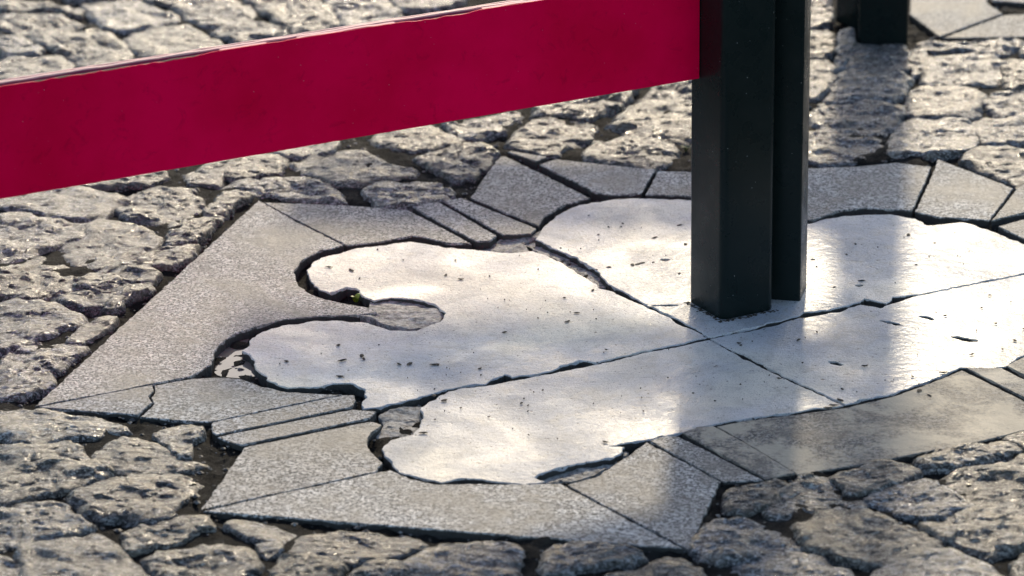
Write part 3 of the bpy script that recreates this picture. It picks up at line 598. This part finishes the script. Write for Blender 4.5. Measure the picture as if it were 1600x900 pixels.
def stone(name, poly, mat, parent, top=0.012, edge=-0.004, base=-0.035, seed=0, n=84, rings=24, amp=1.0, flat=3.0, smooth_times=2):
    """a hewn block: outline walls, rounded shoulder and a rough, uneven top"""
    p = ccw(poly)
    p = resample(chaikin(p, smooth_times, 0.14), n)
    c = p.mean(0)
    s = np.concatenate([[1.0, 1.0], 1 - (np.linspace(0, 1, rings) ** 1.25)[1:] * 0.985])
    V = []
    tilt = np.array([math.sin(seed * 3.1), math.cos(seed * 1.7)]) * 0.035
    for k, f in enumerate(s):
        q = c + (p - c) * f
        if k == 0:
            z = np.full(n, base)
        else:
            z = np.full(n, edge + (top - edge) * (1 - f ** flat) ** 0.8)
        V.append(np.column_stack([q, z]))
    V = np.vstack(V)
    xy = V[:, :2]
    w = np.ones(len(V)); w[:n] = 0.3
    r1 = fbm(xy, 22, 2, seed * 0.37 + 1)
    r2_ = fbm(xy * np.array([1.0, 1.5]), 62, 3, seed * 0.37 + 2, 0.6)
    rid = 1 - np.abs(fbm(xy * np.array([0.7, 1.6]), 40, 3, seed * 0.37 + 3, 0.55)) * 2
    tq = fbm(xy * np.array([0.8, 1.5]), 19, 2, seed * 0.37 + 8) * 2.6
    fr = tq - np.floor(tq)
    terr = np.floor(tq) + np.clip((fr - 0.35) / 0.3, 0, 1)
    V[:, 2] += w * amp * 0.0013 * terr
    V[:, 2] += w * amp * (0.0042 * r1 + 0.0011 * r2_ + 0.0009 * rid) + w * ((xy - c) @ tilt)
    jit = 0.0065 * amp
    V[:, 0] += jit * fbm(xy, 30, 4, seed * 0.37 + 5, 0.6)
    V[:, 1] += jit * fbm(xy, 30, 4, seed * 0.37 + 6, 0.6)
    R = len(s)
    F = []
    for k in range(R - 1):
        a = k * n
        for j in range(n):
            j2 = (j + 1) % n
            F.append((a + j, a + j2, a + n + j2, a + n + j))
    F.append(tuple((R - 1) * n + j for j in range(n)))
    o = mesh_obj(name, V - np.array([c[0], c[1], 0]), F, mat, parent, True)
    o.location = (c[0], c[1], 0)
    return o

def slab(name, poly, mat, parent, top=0.0, base=-0.04, rough=0.0008, bevel=0.0022, step=0.007, seed=0, holes=(), hole_depth=0.007, round_times=0, big=0.0, grow=0.0):
    """a flat cut slab with worn, chipped arrises; holes are pits let into its top"""
    loops = [ccw(poly)] + [ccw(h)[::-1] for h in holes]
    V, F, caps, walls = [], [], [], []
    for li, p in enumerate(loops):
        p = np.asarray(p, float)
        if round_times and li == 0:
            p = chaikin(p, round_times, 0.2)
        if li:
            p = p.mean(0) + (chaikin(p, 2) - p.mean(0)) * np.array([0.8, 0.5])
        p = subdivide(p, step if li == 0 else 0.0025)
        nn = normals_in(p)
        d = rough * 1.6 * fbm(p, 90, 3, seed + 0.3) + big * np.maximum(0, fbm(p, 28, 3, seed + 2.2) - 0.12)
        if li:
            d = 0.0026 * fbm(p, 130, 3, seed) + 0.0005
        p = p + nn * (d - (grow if li == 0 else 0.0))[:, None]
        m_ = len(p)
        chip = np.maximum(0, fbm(p, 55, 3, seed + 1.1)) * 0.004 + 0.0006
        bv = (1.0 if li == 0 else 0.3) * np.minimum(bevel * (0.6 + 1.2 * np.abs(fbm(p, 70, 2, seed + 4))), 0.006)
        i0 = len(V)
        low = base if li == 0 else top - hole_depth
        for q, z in ((p, np.full(m_, low)), (p, top - chip - 0.0008), (p + nn * (bv * 0.5)[:, None], top - chip * 0.35), (p + nn * bv[:, None], np.full(m_, top))):
            V.extend(np.column_stack([q, z]))
        for k in range(3):
            for j in range(m_):
                j2 = (j + 1) % m_
                if k == 0:
                    walls.append(len(F))
                F.append((i0 + k * m_ + j, i0 + k * m_ + j2, i0 + (k + 1) * m_ + j2, i0 + (k + 1) * m_ + j))
        caps.append([i0 + 3 * m_ + j for j in range(m_)])
        if li:
            walls.append(len(F))
            F.append(tuple(i0 + j for j in reversed(range(m_))))
    idx = [i for c_ in caps for i in c_]
    for t in tessellate_polygon([[Vector((V[i][0], V[i][1], 0)) for i in c_] for c_ in caps]):
        a, b_, c_ = (idx[k] for k in t)
        A, B, C = (np.array(V[k][:2]) for k in (a, b_, c_))
        ar = (B[0] - A[0]) * (C[1] - A[1]) - (B[1] - A[1]) * (C[0] - A[0])
        F.append((a, b_, c_) if ar > 0 else (a, c_, b_))
    V = np.array(V)
    c0 = V[:, :2].mean(0)
    o = mesh_obj(name, V - np.array([c0[0], c0[1], 0]), F, mat, parent)
    o.data.materials.append(MAT['side'])  # walls and pit floors get the dark colour with joint shade painted in
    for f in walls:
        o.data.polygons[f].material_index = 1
    o.location = (c0[0], c0[1], 0)
    return o

def box_prism(name, outline, z0, z1, mat, parent, smooth=False):
    p = ccw(outline)
    n = len(p)
    V = [(*q, z0) for q in p] + [(*q, z1) for q in p]
    F = [(j, (j + 1) % n, n + (j + 1) % n, n + j) for j in range(n)]
    F += [tuple(range(n - 1, -1, -1)), tuple(range(n, 2 * n))]
    return mesh_obj(name, V, F, mat, parent)

def rounded_rect(w, d, r, seg=6):
    """corner at the origin, sides along +x (w) and +y (d)"""
    pts = []
    for cx, cy, a0 in ((w - r, r, -90), (w - r, d - r, 0), (r, d - r, 90), (r, r, 180)):
        for k in range(seg + 1):
            a = rad(a0 + 90 * k / seg)
            pts.append((cx + r * math.cos(a), cy + r * math.sin(a)))
    return pts

def post(name, parent, w, d, r, z0, z1, mat):
    """hollow-section post with rounded corners, slightly chamfered foot and a cap"""
    o1 = np.array(rounded_rect(w, d, r))
    c = np.array([w / 2, d / 2])
    rings = [(c + (o1 - c) * 0.99, z0), (o1, z0 + 0.001), (o1, z1 - 0.003), (c + (o1 - c) * 0.95, z1)]
    n = len(o1)
    V, F = [], []
    for q, z in rings:
        V += [(x, y, z) for x, y in q]
    for k in range(3):
        for j in range(n):
            j2 = (j + 1) % n
            F.append((k * n + j, k * n + j2, (k + 1) * n + j2, (k + 1) * n + j))
    F += [tuple(range(n - 1, -1, -1)), tuple(range(3 * n, 4 * n))]
    o = mesh_obj(name, V, F, mat, parent, True)
    me = o.data
    for poly in me.polygons:
        if len(poly.vertices) > 4:
            poly.use_smooth = False
    return o

# ------------------------------------------------------------------ ground: one sheet, fine in the middle, reaching the horizon
fine_x = np.arange(-1.35, 1.0, 0.009)
fine_y = np.arange(-1.0, 2.0, 0.010)
def extend(a):
    out = list(a)
    step = 0.03
    while out[-1] < 1500:
        out.append(out[-1] + step); step *= 1.5
    step = 0.03
    pre = []
    x = a[0]
    while x > -1500:
        x -= step; step *= 1.5
        pre.append(x)
    return np.array(pre[::-1] + out)
gx, gy = extend(fine_x), extend(fine_y)
X, Y = np.meshgrid(gx, gy)
pts = np.column_stack([X.ravel(), Y.ravel()])
hull = np.array(INLAY_HULL)
inn = inside(hull, pts)
dist = edge_dist(hull, pts)
sgn = np.where(inn, dist, -dist)
deep = np.clip((sgn - 0.004) / 0.012, 0, 1)
near = np.exp(-(np.maximum(0, np.linalg.norm(pts, axis=1) - 2.5)) ** 2)
dip = np.clip(1 - np.abs(dist - 0.006) / 0.016, 0, 1) * (~inn)
Z = -0.0045 - 0.0055 * dip + near * (0.0052 * fbm(pts, 9, 3, 11) + 0.0036 * fbm(pts, 40, 4, 12, 0.7))
Z = Z * (1 - deep) + deep * (-0.0135 + 0.008 * fbm(pts, 40, 4, 13, 0.6))
for q_ in FAR_SLABS.values():
    k_ = inside(q_, pts) | (edge_dist(q_, pts) < 0.012)
    Z[k_] = np.minimum(Z[k_], -0.011)
nx, ny = len(gx), len(gy)
I = np.arange(nx * ny).reshape(ny, nx)
F = np.stack([I[:-1, :-1], I[:-1, 1:], I[1:, 1:], I[1:, :-1]], -1).reshape(-1, 4)
ground = mesh_obj('ground', np.column_stack([pts, Z]), F, MAT['soil'], None, True)
ground['kind'] = 'structure'

# ------------------------------------------------------------------ cobbles
random.seed(4)
allpoly = [np.array(p) for p in COBBLES]
for k, p in enumerate(COBBLES):
    rs = random.Random(k * 13 + 5)
    p = np.array(p)
    c = p.mean(0)
    p = c + (p - c) * 1.23
    size = math.sqrt(abs(signed_area(p)))
    small = size < 0.06
    stone('cobble', p, MAT['cobble'], ground, top=rs.uniform(0.001, 0.007) * (0.7 if small else 1.0), edge=rs.uniform(-0.011, -0.006),
          seed=k + 1, n=60 if small else 96, rings=14 if small else 28, amp=(0.6 if small else 1.0) * rs.uniform(0.8, 1.25), flat=rs.uniform(10.0, 18.0), smooth_times=1)

# setts that only a step to the side would show: hidden by the board or just outside the picture
blocked = allpoly + [np.array(p) for p in FAR_SLABS.values()]
rs = random.Random(21)
filler = []
ca, sa = math.cos(rad(28)), math.sin(rad(28))
for iy in range(-16, 18):
    for ix in range(-16, 16):
        u = ix * 0.155 + (0.07 if iy % 2 else 0) + rs.uniform(-0.014, 0.014)
        v = iy * 0.145 + rs.uniform(-0.012, 0.012)
        w, h = rs.uniform(0.068, 0.076), rs.uniform(0.063, 0.071)
        q = [(-w, -h * rs.uniform(.6, 1)), (-w * rs.uniform(.1, .5), -h), (w * rs.uniform(.3, .9), -h * rs.uniform(.85, 1)), (w, -h * rs.uniform(0, .6)), (w * rs.uniform(.8, 1), h * rs.uniform(.6, 1)), (0, h), (-w * rs.uniform(.75, 1), h * rs.uniform(.7, 1))]
        q = np.array([(u + a, v + b) for a, b in q])
        q = np.column_stack([q[:, 0] * ca - q[:, 1] * sa, q[:, 0] * sa + q[:, 1] * ca]) + np.array([0.0, 0.45])
        c = q.mean(0)
        if not (-1.35 < c[0] < 1.05 and -1.0 < c[1] < 2.05):
            continue
        test = np.vstack([q, [c], c + (q - c) * 0.5])
        if inside(hull, test).any() or edge_dist(hull, q).min() < 0.006:
            continue
        if any(inside(b, test).any() or inside(q, np.vstack([b, [b.mean(0)]])).any() for b in blocked if np.linalg.norm(b.mean(0) - c) < 0.4):
            continue
        filler.append(q)
for k, q in enumerate(filler[:200]):
    stone('cobble', q, MAT['cobble'], ground, top=rs.uniform(0.006, 0.016), edge=-0.004, seed=k + 200, n=40, rings=12, amp=1.0)

# ------------------------------------------------------------------ the marble and granite inlay
inlay = thing('stone_inlay', 'white marble inlay of four lobed pieces framed by cut grey granite slabs', 'inlay')
for k, (key, p) in enumerate(SLABS.items()):
    curved = 0.0012 if key in ('G1', 'G2b', 'G5', 'G6', 'G7', 'G16', 'G18', 'G20', 'G21') else 0.0006
    o = slab('granite_slab', p, MAT['dark_granite' if key in ('G9', 'G10', 'G11', 'G12') else 'granite'], inlay, top=0.0012 * math.sin(k * 2.3), rough=curved, seed=k + 30, bevel=0.0011)
    if key == 'G2a':
        o['label'] = 'granite corner piece cracked off its slab'
    if key == 'G10':
        o['label'] = 'large darker granite slab with a curved edge'
for k, (key, (p, holes)) in enumerate(MARBLE.items()):
    slab('marble_slab', p, MAT['marble'], inlay, top=-0.0015 + 0.0008 * math.sin(k * 1.9), rough=0.0012, big=0.006, seed=k + 60, bevel=0.0016, grow=0.0014, holes=holes, step=0.005)
for k, (key, p) in enumerate(HOLLOWS.items()):
    o = stone('broken_edge', p, MAT['broken'], inlay, top={'H1': -0.006, 'H2': -0.009, 'H3': -0.008, 'H4': -0.010, 'H5': -0.008}[key], edge={'H1': -0.004}.get(key, -0.010), seed=k + 500, n=90, rings=20, amp=0.7, smooth_times=1)
    o['label'] = {'H1': 'shallow rough hollow worn into the marble', 'H2': 'chipped rim of the nearest marble lobe', 'H3': 'dark broken corner beside the long joint', 'H4': 'crumbled mortar in the widened joint', 'H5': 'crumbled mortar below the narrow granite strips'}[key]

far_inlay = thing('stone_inlay', 'blurred pale granite slabs of another inlay at the top right corner', 'inlay')
for k, (key, p) in enumerate(FAR_SLABS.items()):
    slab('granite_slab', p, MAT['granite'], far_inlay, top=0.001 * k, seed=k + 90)

pud = np.array(PUDDLE)
pud = chaikin(ccw(pud), 2)
o = mesh_obj('puddle', [(*q, -0.0125) for q in pud], [tuple(range(len(pud)))], MAT['puddle'])
o['kind'] = 'structure'

# ------------------------------------------------------------------ barriers
def board(parent, s0, s1, z0, z1, t, y0, seed, chips):
    """plywood board along local x from s0 to s1, front face at y0, thickness t to +y; the top shows its plies"""
    core = box_prism('board', [(s0, y0 + 0.002), (s1, y0 + 0.002), (s1, y0 + t), (s0, y0 + t)], z0 + 0.0005, z1 - 0.006, MAT['red'], parent)
    n = int((s1 - s0) / 0.004)
    xs = np.linspace(s0, s1, n)
    drop = np.full(n, 0.0004)
    for a, b, dmax in chips:
        q = np.clip(np.minimum(xs - a, b - xs) / 0.03, 0, 1)
        drop = np.maximum(drop, q * dmax * (0.75 + 0.5 * fbm(np.column_stack([xs, xs * 0]), 60, 3, seed)))
    drop += 0.0004 * np.abs(fbm(np.column_stack([xs, xs * 0]), 140, 2, seed + 3))
    nick = 0.0012 * np.maximum(0, fbm(np.column_stack([xs, xs * 0]), 22, 3, seed + 8) - 0.55)
    V = []
    for x, dd, nk in zip(xs, drop, nick):
        V += [(x, y0, z0 + nk), (x, y0, z1 - dd), (x, y0 + 0.0019, z1 - dd), (x, y0 + 0.0019, z0 + nk)]
    F = []
    for k in range(n - 1):
        a = 4 * k
        for j in range(4):
            F.append((a + j, a + (j + 1) % 4, a + 4 + (j + 1) % 4, a + 4 + j))
    F += [(0, 3, 2, 1), (4 * n - 4, 4 * n - 3, 4 * n - 2, 4 * n - 1)]
    mesh_obj('painted_face', V, [f[::-1] for f in F], MAT['red'], core)
    def strip(a, b, dz, mk, x0, x1):
        m_ = max(2, int((x1 - x0) / 0.012))
        V, F = [], []
        for k in range(m_ + 1):
            x = x0 + (x1 - x0) * k / m_
            w = 0.0008 * float(fbm(np.array([[x, a * 40]]), 45, 2, seed + 1)[0])
            for yy, zz in ((a, z1 - 0.0062), (b, z1 - 0.0062), (b, z1 + dz + w), (a, z1 + dz + w)):
                V.append((x, y0 + yy, zz))
        for k in range(m_):
            q = 4 * k
            for j in range(4):
                F.append((q + j, q + 4 + j, q + 4 + (j + 1) % 4, q + (j + 1) % 4))
        F += [(0, 1, 2, 3), (4 * m_ + 3, 4 * m_ + 2, 4 * m_ + 1, 4 * m_)]
        mesh_obj('ply_layer', V, F, MAT[mk], core)
    for a, b, dz, mk in ((0.0076, 0.0098, -0.0016, 'maroon'), (0.0099, 0.0140, 0.0, 'pale'), (0.0141, 0.0158, -0.0014, 'maroon'), (0.0159, t, 0.0002, 'pale')):
        strip(a, b, dz, mk, s0, s1)
    at_ = s0
    for a, b, dmax in sorted(chips):
        strip(0.0020, 0.0075, -0.0004, 'pink', at_, a)
        strip(0.0020, 0.0034, -0.0026, 'wood', a, b)
        strip(0.0035, 0.0075, -0.0050, 'gap', a, b)
        at_ = b
    strip(0.0020, 0.0075, -0.0004, 'pink', at_, s1)
    return core

AZ = rad(28.2)
# near barrier: its frame runs along the board; origin at the near corner of the front post
near_b = thing('barrier', 'crimson plywood barrier with peeling top edge, fixed to a dark green post on the marble', 'barrier', (0.0200, 0.0605, 0), AZ)
p1 = post('post', near_b, 0.080, 0.085, 0.010, 0.0, 1.0, MAT['post'])
box_prism('post_foot', [(0.012, 0.012), (0.064, 0.012), (0.064, 0.066), (0.012, 0.066)], -0.0035, 0.003, MAT['steel'], p1)
CH = [(-1.10, -0.66, 0.0034), (-0.60, -0.56, 0.0022), (-0.43, -0.31, 0.0030)]
board(near_b, -2.0, -0.0012, 0.311, 0.447, 0.018, 0.0575, 3, CH)
board(near_b, -2.0, -0.0012, 0.611, 0.747, 0.018, 0.0575, 5, [(-1.5, -1.2, 0.003)])
p2 = post('post', near_b, 0.076, 0.078, 0.010, -0.012, 1.0, MAT['post'])
p2.location = (-2.077, 0, 0)

back = thing('post', 'narrow dark post with a sunlit side standing close behind the barrier post', 'post', (0.1265, 0.1296, 0), rad(-13.0))
o = post('shaft', back, 0.050, 0.060, 0.003, -0.003, 1.0, MAT['post'])
o.location = (-0.050, 0, 0)

far_b = thing('barrier', 'blurred dark barrier post on the cobbles at top right, nearest of the far pair', 'barrier', (0.3987, 1.3217, 0), rad(-5.5))
o = post('post', far_b, 0.080, 0.050, 0.006, -0.004, 1.0, MAT['post'])
o.location = (-0.080, 0, 0)
board(far_b, -0.88, -0.0812, 0.311, 0.447, 0.021, 0.012, 7, [(-0.6, -0.4, 0.003)])
board(far_b, -0.88, -0.0812, 0.611, 0.747, 0.021, 0.012, 9, [(-0.6, -0.4, 0.003)])

fp = thing('post', 'blurred dark post half hidden behind the far barrier post at top right', 'post', (0.3281, 1.4070, 0), AZ)
post('shaft', fp, 0.076, 0.076, 0.010, 0.0, 1.0, MAT['post'])

# ------------------------------------------------------------------ small things
def blade_plant(name, label, loc, mat, n, length, width, seed, lean=0.6):
    t = thing(name, label, 'weed', loc)
    r = random.Random(seed)
    for k in range(n):
        a = r.uniform(0, 2 * math.pi)
        L = length * r.uniform(0.6, 1.1)
        V, F = [], []
        for j in range(5):
            f = j / 4
            rad_ = L * lean * f ** 1.4
            z = L * math.sin(min(1.4, f * 1.5)) * (1 - 0.35 * lean * f)
            w = width * (math.sin(math.pi * min(0.999, 0.12 + 0.88 * f)) + 0.05)
            cx, cy = rad_ * math.cos(a), rad_ * math.sin(a)
            V += [(cx - w * math.sin(a), cy + w * math.cos(a), z), (cx + w * math.sin(a), cy - w * math.cos(a), z + 0.0003)]
        for j in range(4):
            F.append((2 * j, 2 * j + 1, 2 * j + 3, 2 * j + 2))
        o = mesh_obj('leaf', V, F, mat, t)
    return t

blade_plant('weed', 'tiny yellow-green leafed weed in the gap beside the granite tongue', (-0.4575, 0.1803, -0.012), MAT['leaf'], 4, 0.013, 0.0042, 1)
blade_plant('weed', 'tuft of tiny green blades in the gap below the left marble lobe', (-0.4903, -0.1354, -0.014), MAT['grass'], 9, 0.014, 0.0009, 2)
blade_plant('weed', 'small mossy weed in the joint just left of the barrier post', (0.0117, 0.8018, -0.012), MAT['grass'], 16, 0.016, 0.0016, 3)

def lump(r, rx, ry, rz):
    V = [(rx, 0, 0), (-rx, 0, 0), (0, ry, 0), (0, -ry, 0), (0, 0, rz), (0, 0, -rz),
         (rx * .66, ry * .66, rz * .3), (-rx * .66, ry * .66, rz * .3), (rx * .66, -ry * .66, rz * .3), (-rx * .66, -ry * .66, rz * .3)]
    V = [(x * r.uniform(.75, 1.2), y * r.uniform(.75, 1.2), z * r.uniform(.75, 1.2)) for x, y, z in V]
    F = [(0, 6, 4), (6, 2, 4), (2, 7, 4), (7, 1, 4), (1, 9, 4), (9, 3, 4), (3, 8, 4), (8, 0, 4),
         (6, 0, 5), (2, 6, 5), (7, 2, 5), (1, 7, 5), (9, 1, 5), (3, 9, 5), (8, 3, 5), (0, 8, 5)]
    return V, F

r = random.Random(9)
for (x, y), lab, sz in ((PEBBLES[0], 'pale rounded pebble beside the notched granite strips at left', 0.008), (PEBBLES[1], 'flat grey stone chip between the cobbles at the left edge', 0.014)):
    V, F = lump(r, sz, sz * 0.7, sz * 0.45)
    o = mesh_obj('pebble', V, F, MAT['pebble'], None, True)
    o.location = (x, y, -0.006)
    o.rotation_euler = (0.2, 0.1, r.uniform(0, 6))
    tag(o, lab, 'pebble')

# loose grit in the joints and scraps of dry debris on the marble, with shade grains at the post foot: too small to pick apart
cand = np.column_stack([np.random.RandomState(3).uniform(-1.15, 0.75, 30000), np.random.RandomState(5).uniform(-0.78, 1.7, 30000)])
free = np.ones(len(cand), bool)
for b in allpoly + [np.array(p) for p in list(FAR_SLABS.values()) + list(SLABS.values()) + [v[0] for v in MARBLE.values()]]:
    near_ = np.abs(cand - b.mean(0)).max(1) < 0.7
    idx = np.where(near_ & free)[0]
    if len(idx):
        free[idx[inside(b, cand[idx])]] = False
cand = cand[free][:14000]
gz = -0.0050 + 0.0052 * fbm(cand, 9, 3, 11) + 0.0036 * fbm(cand, 40, 4, 12, 0.7)
ins = inside(hull, cand) & (edge_dist(hull, cand) > 0.01)
gz = np.where(ins, -0.0135 + 0.008 * fbm(cand, 40, 4, 13, 0.6), gz)
V, F = [], []
for (x, y), z in zip(cand, gz):
    s_ = 0.0010 + 0.0042 * r.random() ** 4
    v, f = lump(r, s_, s_ * r.uniform(.6, 1), s_ * .6)
    b0 = len(V)
    V += [(x + a, y + b, z + c) for a, b, c in v]
    F += [tuple(b0 + i for i in t) for t in f]
o = mesh_obj('grit', V, F, MAT['grit'])
o['kind'] = 'stuff'
o['label'] = 'loose grit and sand grains in the joints between the cobbles'
V, F = [], []
for (x, y) in DEBRIS:
    for _ in range(4):
        s_ = 0.0006 + 0.0042 * r.random() ** 3
        v, f = lump(r, s_ * r.uniform(1, 2.0), s_ * 0.7, 0.0012)
        a = r.uniform(0, 6.3)
        dx, dy = r.gauss(0, 0.04), r.gauss(0, 0.04)
        b0 = len(V)
        V += [(x + dx + p_ * math.cos(a) - q_ * math.sin(a), y + dy + p_ * math.sin(a) + q_ * math.cos(a), c_ - 0.0004) for p_, q_, c_ in v]
        F += [tuple(b0 + i for i in t) for t in f]
for k in range(150):                                  # dark grains standing in for contact shade round the front post foot
    t_ = r.uniform(-0.004, 0.084)
    e_ = -abs(r.gauss(0, 0.003)) - 0.0005
    lx, ly = (t_, e_) if k % 2 else (e_, t_)
    x = 0.0200 + lx * math.cos(AZ) - ly * math.sin(AZ)
    y = 0.0605 + lx * math.sin(AZ) + ly * math.cos(AZ)
    s_ = r.uniform(0.0006, 0.0018)
    v, f = lump(r, s_ * 1.4, s_, 0.0009)
    b0 = len(V)
    V += [(x + p_, y + q_, c_ - 0.0006) for p_, q_, c_ in v]
    F += [tuple(b0 + i for i in t) for t in f]
o = mesh_obj('debris_and_shade', V, F, MAT['debris_and_shade'])
o['kind'] = 'stuff'
o['label'] = 'scattered dark crumbs and twig bits on the white marble, plus dark grains as contact shade round the post foot'
